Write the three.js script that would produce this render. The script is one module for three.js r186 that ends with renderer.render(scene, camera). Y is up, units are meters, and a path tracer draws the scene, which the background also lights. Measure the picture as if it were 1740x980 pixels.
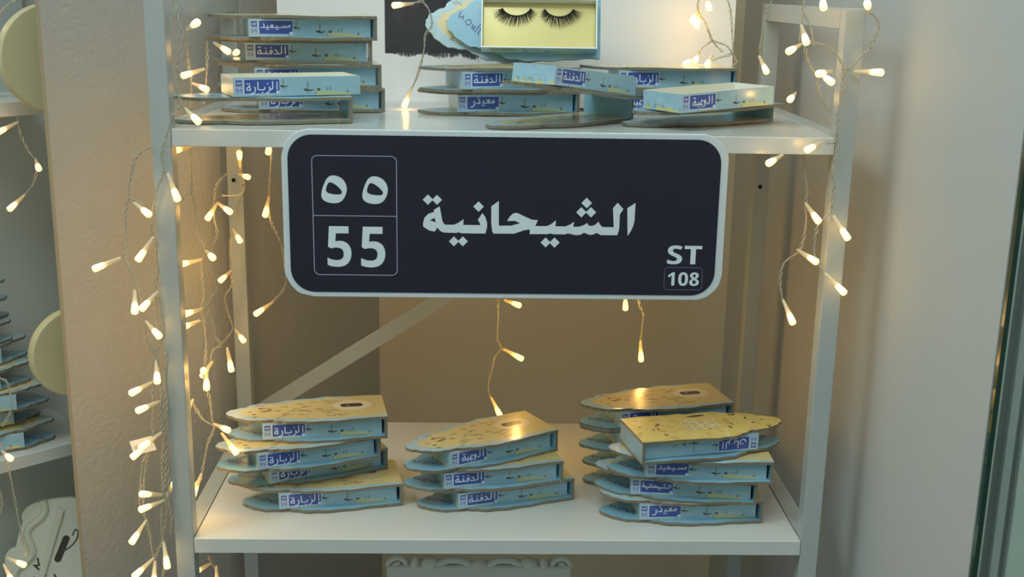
import * as THREE from 'three';
import { RoundedBoxGeometry } from 'three/addons/geometries/RoundedBoxGeometry.js';
import { mergeGeometries } from 'three/addons/utils/BufferGeometryUtils.js';
import { RectAreaLightUniformsLib } from 'three/addons/lights/RectAreaLightUniformsLib.js';

// ------------------------------------------------------------------ camera, lights, exposure
// Units are metres. y = 0 is the top of the lower display shelf, z = 0 the front of the shelf unit.
const scene = new THREE.Scene();
scene.background = new THREE.Color(0x0b0c0c);
const FOCAL = 1981.5, CAM = new THREE.Vector3(-0.0202, 0.4913, 0.9826);
const camera = new THREE.PerspectiveCamera(THREE.MathUtils.radToDeg(2 * Math.atan(490 / FOCAL)), 1740 / 980, 0.02, 30);
const VIEW = new THREE.Matrix4().makeRotationZ(-0.01728)
  .multiply(new THREE.Matrix4().makeRotationX(0.2511)).multiply(new THREE.Matrix4().makeRotationY(0.0282));
camera.quaternion.setFromRotationMatrix(VIEW.clone().transpose());
camera.position.copy(CAM);
scene.add(camera);
const renderer = new THREE.WebGLRenderer({ antialias: true });
renderer.toneMapping = THREE.LinearToneMapping;
renderer.toneMappingExposure = 1.0;
renderer.shadowMap.enabled = true;
RectAreaLightUniformsLib.init();
const CEILING_Y = 1.75, FLOOR_Y = -0.8;
const LAMP_POWER = 5.2;              // ceiling panels
const BULB_CANDELA = 0.0010;         // one fairy-light bulb
const WARM = new THREE.Color().setRGB(1, 0.55, 0.13), COOL = new THREE.Color().setRGB(0.84, 1, 0.99);

// ------------------------------------------------------------------ helpers
let seed = 7;
const rnd = () => { seed |= 0; seed = (seed + 0x6d2b79f5) | 0; let t = Math.imul(seed ^ (seed >>> 15), 1 | seed); t = (t + Math.imul(t ^ (t >>> 7), 61 | t)) ^ t; return ((t ^ (t >>> 14)) >>> 0) / 4294967296; };
const rr = (a, b) => a + (b - a) * rnd();
const ROT = new THREE.Matrix4().copy(VIEW).transpose();
function ray(px, py) { return new THREE.Vector3((px - 870) / FOCAL, -(py - 490) / FOCAL, -1).applyMatrix4(ROT); }
function at(px, py, z) { const d = ray(px, py); return CAM.clone().addScaledVector(d, (z - CAM.z) / d.z); }   // where a line of sight meets the upright plane at depth z
const used = {};
function numbered(name) { const n = used[name] = (used[name] ?? -1) + 1; return n ? `${name}_${String(n).padStart(3, '0')}` : name; }
function shade(o) { o.castShadow = o.receiveShadow = true; return o; }
function part(name, geo, mat, parent) { const m = shade(new THREE.Mesh(geo, mat)); m.name = name; parent.add(m); return m; }
function thing(name, label, category, group) {
  const o = new THREE.Group(); o.name = numbered(name); o.userData = { label, category };
  if (group) o.userData.group = group;
  scene.add(o); return o;
}
function struct(name, geo, mat) { const m = shade(new THREE.Mesh(geo, mat)); m.name = name; m.userData.kind = 'structure'; scene.add(m); return m; }
function boxGeo(x0, x1, y0, y1, z0, z1, r = 0) {
  const w = x1 - x0, h = y1 - y0, d = z1 - z0;
  const g = r ? new RoundedBoxGeometry(w, h, d, 2, r) : new THREE.BoxGeometry(w, h, d);
  return g.translate((x0 + x1) / 2, (y0 + y1) / 2, (z0 + z1) / 2);
}
function std(color, roughness = 0.6, extra = {}) { return new THREE.MeshStandardMaterial({ color, roughness, ...extra }); }
function canvas(w, h) { const c = document.createElement('canvas'); c.width = w; c.height = h; return [c, c.getContext('2d')]; }
function tex(c, srgb = true) { const t = new THREE.CanvasTexture(c); if (srgb) t.colorSpace = THREE.SRGBColorSpace; t.anisotropy = 8; return t; }
function metreUV(geo, k = 1) {   // box-projected uv in metres
  const p = geo.attributes.position, n = geo.attributes.normal, uv = new Float32Array(p.count * 2);
  for (let i = 0; i < p.count; i++) {
    const ax = Math.abs(n.getX(i)), ay = Math.abs(n.getY(i)), az = Math.abs(n.getZ(i));
    let u, v;
    if (ay > ax && ay > az) { u = p.getX(i); v = p.getZ(i); } else if (ax > az) { u = p.getZ(i); v = p.getY(i); } else { u = p.getX(i); v = p.getY(i); }
    uv[2 * i] = u * k; uv[2 * i + 1] = v * k;
  }
  geo.setAttribute('uv', new THREE.BufferAttribute(uv, 2)); return geo;
}
// tiling value noise for relief maps
function heightTexture(n, fn) {
  const d = new Uint8Array(n * n * 4);
  for (let y = 0; y < n; y++) for (let x = 0; x < n; x++) { const v = Math.max(0, Math.min(255, 255 * fn(x / n, y / n))), i = (y * n + x) * 4; d[i] = d[i + 1] = d[i + 2] = v; d[i + 3] = 255; }
  const t = new THREE.DataTexture(d, n, n); t.wrapS = t.wrapT = THREE.RepeatWrapping; t.magFilter = THREE.LinearFilter; t.minFilter = THREE.LinearMipmapLinearFilter; t.generateMipmaps = true; t.needsUpdate = true; return t;
}
const lattice = Array.from({ length: 4096 }, () => rnd());
function vnoise(u, v, fx, fy) {
  const x = u * fx, y = v * fy, x0 = Math.floor(x), y0 = Math.floor(y), a = x - x0, b = y - y0;
  const L = (i, j) => lattice[(((i % fx) + fx) % fx * 57 + ((j % fy) + fy) % fy * 131) & 4095];
  const s = a * a * (3 - 2 * a), t = b * b * (3 - 2 * b);
  return (L(x0, y0) * (1 - s) + L(x0 + 1, y0) * s) * (1 - t) + (L(x0, y0 + 1) * (1 - s) + L(x0 + 1, y0 + 1) * s) * t;
}

// ------------------------------------------------------------------ materials
const ribs = heightTexture(512, (u, v) => 0.2 + 0.1 * vnoise(u, v, 96, 6) + 0.42 * vnoise(u, v, 64, 56) + 0.2 * vnoise(u, v, 14, 12));
ribs.repeat.set(5, 5);
const fine = heightTexture(256, (u, v) => 0.3 + 0.3 * vnoise(u, v, 64, 64) + 0.3 * vnoise(u, v, 20, 20));
fine.repeat.set(6, 6);
const M = {
  wallLeft: std(0xb3b3b1, 0.62, { bumpMap: ribs, bumpScale: 0.0011 }),
  wallBack: std(0xdfd3ba, 0.7, { bumpMap: fine, bumpScale: 0.0003 }),
  wallRight: std(0xc2c4c4, 0.6, { bumpMap: fine, bumpScale: 0.0002 }),
  wallSide: std(0xe9ece4, 0.7), room: std(0xc9ccc8, 0.85), ceiling: std(0xd8d9d6, 0.9), floor: std(0x8d8a84, 0.4),
  paint: new THREE.MeshPhysicalMaterial({ color: 0xadb3b2, roughness: 0.36, clearcoat: 0.25, clearcoatRoughness: 0.25 }),
  shelfTop: new THREE.MeshPhysicalMaterial({ color: 0xcfd1ce, roughness: 0.24, clearcoat: 0.4, clearcoatRoughness: 0.15 }),
  steel: std(0x9a8a78, 0.3, { metalness: 0.9 }), hole: std(0x14100c, 0.9),
  wire: new THREE.MeshPhysicalMaterial({ color: 0xd6d3c4, roughness: 0.14, transmission: 0.5, thickness: 0, ior: 1.45 }),
  socket: new THREE.MeshPhysicalMaterial({ color: 0xf6eed6, roughness: 0.25, transmission: 0.55, thickness: 0, ior: 1.45 }),
  glow: new THREE.MeshStandardMaterial({ color: 0xfff0d0, roughness: 0.3, emissive: new THREE.Color().setRGB(1, 0.67, 0.25), emissiveIntensity: 2.0 }),
  lamp: new THREE.MeshStandardMaterial({ color: 0xffffff, emissive: COOL, emissiveIntensity: 2.4 }),
  gold: new THREE.MeshPhysicalMaterial({ color: 0xe3d28e, roughness: 0.22, metalness: 0.25, clearcoat: 0.6, clearcoatRoughness: 0.1 }),
  lash: std(0x15110f, 0.6), clear: new THREE.MeshPhysicalMaterial({ color: 0xffffff, roughness: 0.05, transmission: 1, thickness: 0 }),
  cream: std(0xcdbf96, 0.5), foam: std(0xd5dde2, 0.55), plaster: std(0xdde0da, 0.55), card: std(0xd9dccd, 0.5),
  edge: std(0xa7977c, 0.4), darkGrey: std(0x838c89, 0.45), midGrey: std(0xbcc5c3, 0.4), paleGrey: std(0xdbe4e1, 0.35),
  glassEdge: new THREE.MeshPhysicalMaterial({ color: 0x143a2d, roughness: 0.2, clearcoat: 0.6 }),
  glass: new THREE.MeshPhysicalMaterial({ color: 0xf9fcfa, roughness: 0.03, transmission: 1, thickness: 0, ior: 1.5 }),
  tag: std(0xf0eadc, 0.6),
};

// ------------------------------------------------------------------ the setting
function prism(pts, y0, y1) {   // plan polygon [x, z] raised from y0 to y1
  const s = new THREE.Shape(pts.map(([x, z]) => new THREE.Vector2(x, -z)));
  return new THREE.ExtrudeGeometry(s, { depth: y1 - y0, bevelEnabled: false }).rotateX(-Math.PI / 2).translate(0, y0, 0);
}
{
  const F = FLOOR_Y, T = CEILING_Y;
  struct('floor', boxGeo(-1.6, 1.6, F - 0.05, F, -1.3, 2.7), M.floor);
  struct('ceiling', boxGeo(-1.6, 1.6, T, T + 0.05, -1.3, 2.7), M.ceiling);
  const wl = struct('wall_left', metreUV(prism([[-0.4216, -0.1117], [-0.158, -0.56], [-0.158, -0.6], [-0.2, -0.6], [-0.452, -0.195]], F, T)), M.wallLeft);
  const trim = part('edge_strip', boxGeo(-0.0016, 0.0016, F, T, -0.012, 0.0005).rotateY(0.36).translate(-0.4230, 0, -0.1115), M.edge, wl); trim.castShadow = true;
  struct('wall_back', metreUV(boxGeo(-0.2, 0.40, F, T, -0.60, -0.56)), M.wallBack);
  struct('wall_right', metreUV(prism([[0.3187, -0.56], [0.3480, 0.1965], [0.3502, 0.1965], [0.352, 0.15], [0.40, -0.56]], F, T)), M.wallRight);
  // neighbouring display bay on the left: its back wall, set at an angle
  struct('wall_left_bay', prism([[-1.0, 0.085], [-0.614, -0.271], [-0.28, -0.579], [-0.21, -0.60], [-0.21, -0.70], [-0.30, -0.62], [-1.03, 0.05]], F, T), M.wallSide);
  struct('wall_far_left', boxGeo(-1.65, -1.6, F, T, -1.3, 2.7), M.room);
  struct('wall_far_right', boxGeo(1.6, 1.65, F, T, -1.3, 2.7), M.room);
  struct('wall_front', boxGeo(-1.6, 1.6, F, T, 2.7, 2.75), M.room);
  struct('wall_rear_left', boxGeo(-1.6, -1.02, F, T, 0.08, 0.13), M.room);
  struct('wall_rear_right', boxGeo(0.72, 1.6, F, T, 0.15, 0.2), M.room);
  struct('wall_outer', boxGeo(-1.6, 1.6, F, T, -1.35, -1.3), M.room);
  // ceiling panels that light the shop
  [[-0.35, 1.05], [0.55, 1.75], [0.0, 0.35], [-1.25, 0.72]].forEach(([x, z], i) => {
    const t = thing('ceiling_light', ['square white ceiling panel light above the camera', 'square white ceiling panel light furthest from the shelves', 'square white ceiling panel light nearest the shelves', 'square white ceiling panel light over the left bay'][i], 'light');
    t.position.set(x, T, z);
    part('light_frame', mergeGeometries([boxGeo(-0.31, 0.31, -0.016, 0, -0.31, -0.3), boxGeo(-0.31, 0.31, -0.016, 0, 0.3, 0.31), boxGeo(-0.31, -0.3, -0.016, 0, -0.3, 0.3), boxGeo(0.3, 0.31, -0.016, 0, -0.3, 0.3)]), M.plaster, t);
    part('diffuser', boxGeo(-0.3, 0.3, -0.012, -0.002, -0.3, 0.3), M.lamp, t);
    const l = new THREE.RectAreaLight(COOL, LAMP_POWER * [1, 1, 0.5, 1.9][i], 0.58, 0.58); l.position.set(0, -0.014, 0); l.rotation.x = -Math.PI / 2; t.add(l);
  });
}

// glass panel and its metal channel on the far right
{
  const H0 = FLOOR_Y, H1 = CEILING_Y - 0.01;
  const g = thing('glass_panel', 'clear glass panel with a dark green edge at the right side', 'glass');
  g.position.set(0.3487, 0, 0.2);
  part('pane', boxGeo(0.0036, 0.36, H0 + 0.01, H1, -0.002, 0.002), M.glass, g);
  part('polished_edge', boxGeo(0, 0.0036, H0 + 0.01, H1, -0.0025, 0.0025), M.glassEdge, g);
  const c = thing('door_frame', 'grey metal door frame with channels behind the glass panel', 'frame');
  c.position.set(0.3487, 0, 0.19);
  const y0 = H0, y1 = H1;
  part('frame_lip', boxGeo(0.0045, 0.0095, y0, y1, -0.004, 0.004, 0.0008), M.paleGrey, c);
  part('frame_channel', boxGeo(0.0095, 0.018, y0, y1, -0.02, -0.004), M.darkGrey, c);
  part('frame_rib', boxGeo(0.018, 0.0245, y0, y1, -0.02, 0.002, 0.001), M.midGrey, c);
  part('frame_channel', boxGeo(0.0245, 0.031, y0, y1, -0.02, -0.006), M.darkGrey, c);
  part('frame_jamb', boxGeo(0.031, 0.37, y0, y1, -0.02, 0.0, 0.001), M.paleGrey, c);
}

// ------------------------------------------------------------------ the shelf unit
const H2 = 0.3737, TH = 0.0145, PW = 0.0165, XI = 0.28, XO = XI + PW, ZB = -0.2993;
{
  const s = thing('shelf_unit', 'grey painted open shelf unit with square posts and a diagonal brace', 'shelf');
  for (const sx of [-1, 1]) for (const [z0, z1] of [[-PW, 0], [ZB, ZB + PW]]) {
    const x0 = sx < 0 ? -XO : XI;
    const p = part('post', boxGeo(x0, x0 + PW, FLOOR_Y, 0.4806, z0, z1, 0.0008), M.paint, s);
    if (z0 < -0.1) for (const y of [0.285, -0.09]) part('bolt_hole', new THREE.CylinderGeometry(0.0022, 0.0022, 0.001, 14).rotateX(Math.PI / 2).translate(x0 + PW * 0.42, y, z1 + 0.0002), M.hole, p);
    else for (const y of [H2 - 0.009, -0.009, -H2 - 0.009]) part('bolt', new THREE.SphereGeometry(0.0036, 16, 10).scale(0.55, 1, 1).translate(sx * XO, y, -PW / 2), M.steel, p);
  }
  for (const y of [H2, 0, -H2]) {
    const b = part('shelf_board', boxGeo(-XI + 0.0004, XI - 0.0004, y - TH, y, ZB, 0, 0.0007), M.shelfTop, s);
    b.material = M.shelfTop;
    for (const sx of [-1, 1]) { const x0 = sx < 0 ? -XO : XI + 0.0006; part('side_rail', boxGeo(x0, x0 + PW - 0.0006, y - TH, y - 0.0002, ZB + PW, -PW, 0.0006), M.paint, s); }
  }
  for (const sx of [-1, 1]) { const x0 = sx < 0 ? -XO : XI; part('top_bar', boxGeo(x0, x0 + PW, 0.4635, 0.4806, ZB + PW, -PW, 0.0006), M.paint, s); }
  const dx = 0.58, dy = 0.3765, L = Math.hypot(dx, dy);
  part('diagonal_brace', boxGeo(-L / 2, L / 2, -0.0088, 0.0088, -0.0015, 0.0015, 0.0006).rotateZ(Math.atan2(dy, dx)).translate(0, 0.19, ZB - 0.0022), M.paint, s);
}

// ------------------------------------------------------------------ lettering (white on blue place names, drawn stroke by stroke)
const WORDS = {
  zubara: { w: 300, s: [[[292, 8], [292, 80]], [[252, 4], [252, 70], [240, 80], [226, 76], [220, 54]], [[221, 56], [224, 88], [206, 112], [188, 116]], [[114, 8], [114, 72], [124, 82], [168, 82], [176, 74], [176, 58]], [[84, 54], [92, 84], [78, 110], [46, 118]], [[36, 40], [44, 84], [14, 84], [10, 66], [30, 48]]], d: [[205, 22], [156, 110], [16, 22], [36, 24]] },
  dafna: { w: 280, s: [[[268, 4], [268, 74]], [[232, 2], [232, 66], [218, 76], [196, 76]], [[170, 34], [192, 54], [194, 76], [160, 76]], [[136, 72], [146, 54], [134, 40], [122, 52], [132, 64], [140, 62], [132, 76], [42, 76], [30, 36]], [[84, 46], [84, 74]], [[30, 38], [6, 58], [8, 76], [40, 76]]], d: [[134, 16], [84, 20], [14, 10], [32, 12]] },
  mesaieed: { w: 360, s: [[[338, 48], [352, 36], [348, 22], [334, 26], [330, 44], [320, 50], [40, 50]], [[306, 50], [306, 28]], [[284, 50], [284, 30]], [[262, 50], [262, 28]], [[196, 50], [196, 28]], [[150, 48], [120, 24], [150, 20], [132, 44]], [[84, 50], [84, 28]], [[40, 4], [44, 42], [36, 52], [6, 50]]], d: [[186, 72], [204, 72], [74, 72], [92, 72]] },
  muaither: { w: 240, s: [[[226, 50], [236, 36], [228, 22], [214, 34], [216, 48], [118, 50]], [[186, 48], [160, 22], [190, 18], [172, 46]], [[126, 50], [126, 28]], [[82, 16], [92, 46], [84, 54], [56, 52]], [[32, 34], [38, 62], [24, 86], [2, 92]]], d: [[116, 74], [134, 74], [72, -2]] },
  wajba: { w: 250, s: [[[242, 4], [242, 74]], [[206, 2], [206, 66], [194, 76], [180, 74]], [[150, 66], [166, 52], [154, 38], [140, 50], [148, 64], [162, 62], [154, 90], [132, 98]], [[126, 40], [112, 38], [96, 66], [124, 78], [46, 78], [34, 38]], [[72, 76], [72, 52]], [[34, 40], [8, 60], [10, 78], [42, 78]]], d: [[106, 98], [72, 98], [18, 12], [36, 14]] },
  rayyan: { w: 250, s: [[[242, 4], [242, 74]], [[208, 2], [208, 66], [196, 78], [186, 72]], [[176, 50], [180, 80], [160, 102], [146, 104]], [[84, 4], [84, 70], [94, 78], [122, 78], [126, 54]], [[58, 40], [64, 72], [44, 92], [16, 88], [6, 62]]], d: [[104, 102], [122, 102], [34, 40]] },
};
function drawWord(g, word, x, y, w, h, lw = 11) {
  const k = Math.min(w / word.w, h / 112); g.save(); g.translate(x + (w - word.w * k) / 2, y + (h - 100 * k) / 2); g.scale(k, k);
  g.strokeStyle = g.fillStyle = '#e9eef6'; g.lineWidth = lw; g.lineJoin = g.lineCap = 'round';
  for (const s of word.s) { g.beginPath(); s.forEach(([a, b], i) => (i ? g.lineTo(a, b) : g.moveTo(a, b))); g.stroke(); }
  for (const [a, b] of word.d) { g.beginPath(); g.moveTo(a - 9, b); g.lineTo(a, b - 9); g.lineTo(a + 9, b); g.lineTo(a, b + 9); g.fill(); }
  g.restore();
}
// outline lettering of the street sign, in photograph pixels
const A = (l) => l.map(([x, y]) => [700 + x / 8.7, 325 + y / 8.7]), B = (l) => l.map(([x, y]) => [890 + x / 8.7, 325 + y / 8.7]);
const dia = (f, x, y, r) => f([[x - r, y], [x, y - r], [x + r, y], [x, y + r]]);
const SIGN_SHAPES = [
  [A([[410, 222], [430, 330], [450, 440], [468, 475], [490, 495], [620, 495], [690, 465], [765, 410], [758, 498], [1010, 502], [1000, 465], [972, 425], [1040, 325], [1085, 380], [1112, 470], [1110, 540], [1085, 628], [720, 622], [690, 605], [660, 618], [470, 612], [420, 590], [375, 540], [335, 598], [250, 580], [165, 525], [163, 470], [185, 390], [240, 335], [325, 305], [322, 275]]), A([[265, 430], [350, 460], [335, 395]])],
  [[...A([[1172, 225], [1285, 142], [1285, 510], [1470, 508], [1600, 472], [1520, 440], [1405, 442], [1450, 370], [1490, 335], [1530, 318], [1580, 330], [1640, 362]]), ...B([[120, 420], [210, 428], [172, 515], [340, 515], [400, 490], [478, 430], [470, 520], [620, 520], [690, 490], [748, 450], [732, 525], [820, 525], [890, 500], [938, 470], [960, 505], [995, 515], [1050, 500], [1108, 450], [1125, 490], [1165, 530], [1330, 532], [1320, 250], [1390, 170], [1475, 265], [1422, 345], [1415, 530], [1405, 590], [1382, 652], [1140, 650], [1075, 618], [1030, 640], [980, 648], [890, 615], [840, 645], [770, 652], [655, 625], [610, 640], [440, 638], [395, 625], [350, 635], [88, 635], [88, 565], [0, 580]]), ...A([[1510, 630], [1205, 628], [1185, 590], [1172, 480]])]],
  [B([[1532, 250], [1655, 172], [1640, 430], [1620, 520], [1580, 600], [1535, 665]])],
  ...[[235, 125, 78], [370, 128, 75], [985, 228, 79], [620, 742, 75], [752, 742, 75]].map((d) => [dia(A, ...d)]),
  ...[[932, 175, 80], [852, 312, 77], [995, 312, 78], [323, 758, 75], [455, 760, 77]].map((d) => [dia(B, ...d)]),
];

// ------------------------------------------------------------------ the street sign
{
  const X0 = -0.1868, X1 = 0.1882, Y0 = 0.2328, Y1 = 0.3756, Z = 0.0085, W = X1 - X0, H = Y1 - Y0, CW = 2048, CH = Math.round(CW * H / W);
  const sign = thing('street_sign', 'dark navy street sign with white Arabic lettering hung on the upper shelf', 'sign');
  sign.position.set((X0 + X1) / 2, (Y0 + Y1) / 2, 0.0012);
  const rrect = (w, h, r, wob) => {
    const pts = [], c = [[w / 2 - r, h / 2 - r, 0], [-w / 2 + r, h / 2 - r, 1], [-w / 2 + r, -h / 2 + r, 2], [w / 2 - r, -h / 2 + r, 3]];
    for (const [cx, cy, q] of c) for (let i = 0; i <= 10; i++) { const a = (q + i / 10) * Math.PI / 2, e = wob ? rr(-wob, wob) : 0; pts.push(new THREE.Vector2(cx + (r + e) * Math.cos(a), cy + (r + e) * Math.sin(a))); }
    return new THREE.Shape(pts);
  };
  part('backing_board', new THREE.ExtrudeGeometry(rrect(W, H, 0.0235, 0.0004), { depth: 0.005, bevelEnabled: true, bevelSize: 0.0005, bevelThickness: 0.0005, bevelSegments: 2 }).translate(0, 0, 0.0005), M.foam, sign);
  const [c, g] = canvas(CW, CH);
  const uvp = (px, py) => { const p = at(px, py, Z); return [(p.x - X0) / W * CW, (Y1 - p.y) / H * CH]; };
  g.fillStyle = '#19182f'; g.fillRect(0, 0, CW, CH);
  const ink = '#dfe8ee'; g.fillStyle = ink;
  for (const rings of SIGN_SHAPES) { g.beginPath(); for (const ring of rings) { ring.forEach(([x, y], i) => { const [a, b] = uvp(x, y); i ? g.lineTo(a, b) : g.moveTo(a, b); }); g.closePath(); } g.fill('evenodd'); }
  const Q = ([x, y]) => uvp(510 + x / 4.26, 250 + y / 4.26);
  const smooth = (pts) => { const n = pts.length, mid = (i) => [(pts[i % n][0] + pts[(i + 1) % n][0]) / 2, (pts[i % n][1] + pts[(i + 1) % n][1]) / 2]; g.moveTo(...mid(0)); for (let i = 1; i <= n; i++) g.quadraticCurveTo(...pts[i % n], ...mid(i)); g.closePath(); };
  for (const [ox, oy] of [[0, 0], [297, 6]]) {
    const s = ([x, y]) => Q([x + ox, y + oy]);
    g.beginPath();
    smooth([[148, 345], [165, 280], [195, 215], [245, 200], [310, 228], [342, 290], [330, 355], [290, 405], [215, 408], [162, 385]].map(s));
    smooth([[184, 305], [200, 258], [225, 254], [270, 282], [308, 325], [290, 346], [225, 340], [190, 328]].map(s));
    g.fill('evenodd');
  }
  const fit = (txt, x0, y0, x1, y1, font = 'bold') => {   // text stretched to a box given in photograph pixels
    const [a, b] = uvp(x0, y0), [a1, b1] = uvp(x1, y1); g.save(); g.font = `${font} 200px sans-serif`;
    const m = g.measureText(txt), l = m.actualBoundingBoxLeft, r = m.actualBoundingBoxRight, u = m.actualBoundingBoxAscent, d = m.actualBoundingBoxDescent;
    g.translate(a, b); g.scale((a1 - a) / (r + l), (b1 - b) / (u + d)); g.fillText(txt, l, u); g.restore();
  };
  fit('5', 554.8, 384, 597.6, 453.8); fit('5', 612.4, 385, 655, 454.8);
  fit('ST', 1135, 417, 1192, 450); fit('108', 1135, 462.5, 1187.5, 486);
  g.strokeStyle = 'rgba(215,222,235,0.85)'; g.lineWidth = 3.4;
  { const [a, b] = uvp(529, 264), [a1, b1] = uvp(675, 468); g.beginPath(); g.roundRect(a, b, a1 - a, b1 - b, 26); g.stroke(); const [, m] = uvp(602, 367); g.beginPath(); g.moveTo(a, m); g.lineTo(a1, m); g.stroke(); }
  { g.strokeStyle = 'rgba(160,160,190,0.6)'; const [a, b] = uvp(1130, 454.5), [a1, b1] = uvp(1192, 493); g.lineWidth = 3; g.beginPath(); g.roundRect(a, b, a1 - a, b1 - b, 16); g.stroke(); }
  const face = new THREE.ShapeGeometry(rrect(W - 0.0105, H - 0.0078, 0.0205), 10).translate(-0.0008, -0.0002, 0);
  const p = face.attributes.position, uv = face.attributes.uv;
  for (let i = 0; i < p.count; i++) uv.setXY(i, p.getX(i) / W + 0.5, p.getY(i) / H + 0.5);
  const solid = new THREE.ExtrudeGeometry(rrect(W - 0.0105, H - 0.0078, 0.0205), { depth: 0.0004, bevelEnabled: false, curveSegments: 10 }).translate(-0.0008, -0.0002, 0);
  const sp = solid.attributes.position, suv = solid.attributes.uv;
  for (let i = 0; i < sp.count; i++) suv.setXY(i, sp.getX(i) / W + 0.5, sp.getY(i) / H + 0.5);
  part('printed_face', solid.translate(0, 0, 0.0061), new THREE.MeshStandardMaterial({ map: tex(c), roughness: 0.68 }), sign);
}

// ------------------------------------------------------------------ the white board with a painted patch, behind the boxes
{
  const X0 = -0.2368, X1 = 0.2478, Y0 = H2, Y1 = 0.78, W = X1 - X0, H = Y1 - Y0;
  const [c, g] = canvas(1024, Math.round(1024 * H / W)), k = 1024 / W;
  g.fillStyle = '#f1f1f2'; g.fillRect(0, 0, c.width, c.height);
  const ux = (x) => (x - X0) * k, vy = (y) => (Y1 - y) * k;
  g.fillStyle = '#3d3c43'; g.fillRect(ux(-0.1238), vy(0.62), ux(0.0) - ux(-0.1238), vy(0.424) - vy(0.62));
  for (let i = 0; i < 420; i++) {   // ragged brush ends
    const x = rr(-0.1238, -0.004), len = 0.002 + 0.004 * (0.5 + 0.5 * Math.sin(x * 170)) * rnd() + 0.005 * Math.max(0, (x + 0.1) * 12) * rnd();
    g.globalAlpha = rr(0.15, 0.7); g.fillRect(ux(x), vy(0.425), rr(1.5, 4), len * k);
  }
  g.globalAlpha = 0.12; for (let i = 0; i < 160; i++) { g.fillStyle = rnd() < 0.5 ? '#55545c' : '#2c2b31'; g.fillRect(ux(rr(-0.122, -0.01)), vy(rr(0.47, 0.6)), rr(2, 26), rr(30, 100)); }
  g.globalAlpha = 1;
  const b = thing('canvas_board', 'white board with a rough black painted patch leaning behind the boxes', 'board');
  b.position.set((X0 + X1) / 2, Y0, -0.2835);
  const geo = boxGeo(-W / 2, W / 2, 0, H, -0.005, 0), uv = geo.attributes.uv, n = geo.attributes.normal;
  for (let i = 0; i < uv.count; i++) if (n.getZ(i) < 0.5) uv.setXY(i, 0.98, 0.02);
  part('painted_front', geo, new THREE.MeshStandardMaterial({ map: tex(c), roughness: 0.45 }), b);
}

// ------------------------------------------------------------------ eyelash boxes
// local frame of a box: origin under the spine, x runs to the spine (tip at -x), z to the front, y up
const BH = 0.0225, PT = 0.0028, TL = 0.1135, TW = 0.05, THH = 0.0164;
const OUT = [[0, 0.031], [-0.02, 0.0312], [-0.04, 0.0328], [-0.06, 0.034], [-0.08, 0.0335], [-0.094, 0.0312], [-0.104, 0.0262], [-0.113, 0.0228], [-0.124, 0.0222], [-0.134, 0.0192], [-0.144, 0.012], [-0.151, 0.005], [-0.1525, -0.001], [-0.149, -0.007], [-0.141, -0.0115], [-0.134, -0.0145], [-0.127, -0.021], [-0.117, -0.0232], [-0.107, -0.0238], [-0.098, -0.028], [-0.086, -0.0308], [-0.07, -0.0303], [-0.055, -0.033], [-0.04, -0.0316], [-0.02, -0.0328], [0, -0.031]];
const outline = (() => {
  const c = new THREE.CatmullRomCurve3(OUT.map(([x, z]) => new THREE.Vector3(x, 0, z)), false, 'centripetal'), pts = c.getPoints(96);
  return pts.map((p, i) => { const k = i > 3 && i < 93 ? 0.0006 : 0; return [p.x + k * Math.sin(i * 2.1), p.z + k * Math.cos(i * 1.3 + 1)]; });
})();
const PA = { w: 1024, h: 1536, kx: 1024 / 0.165, reg: 460 };
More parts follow.
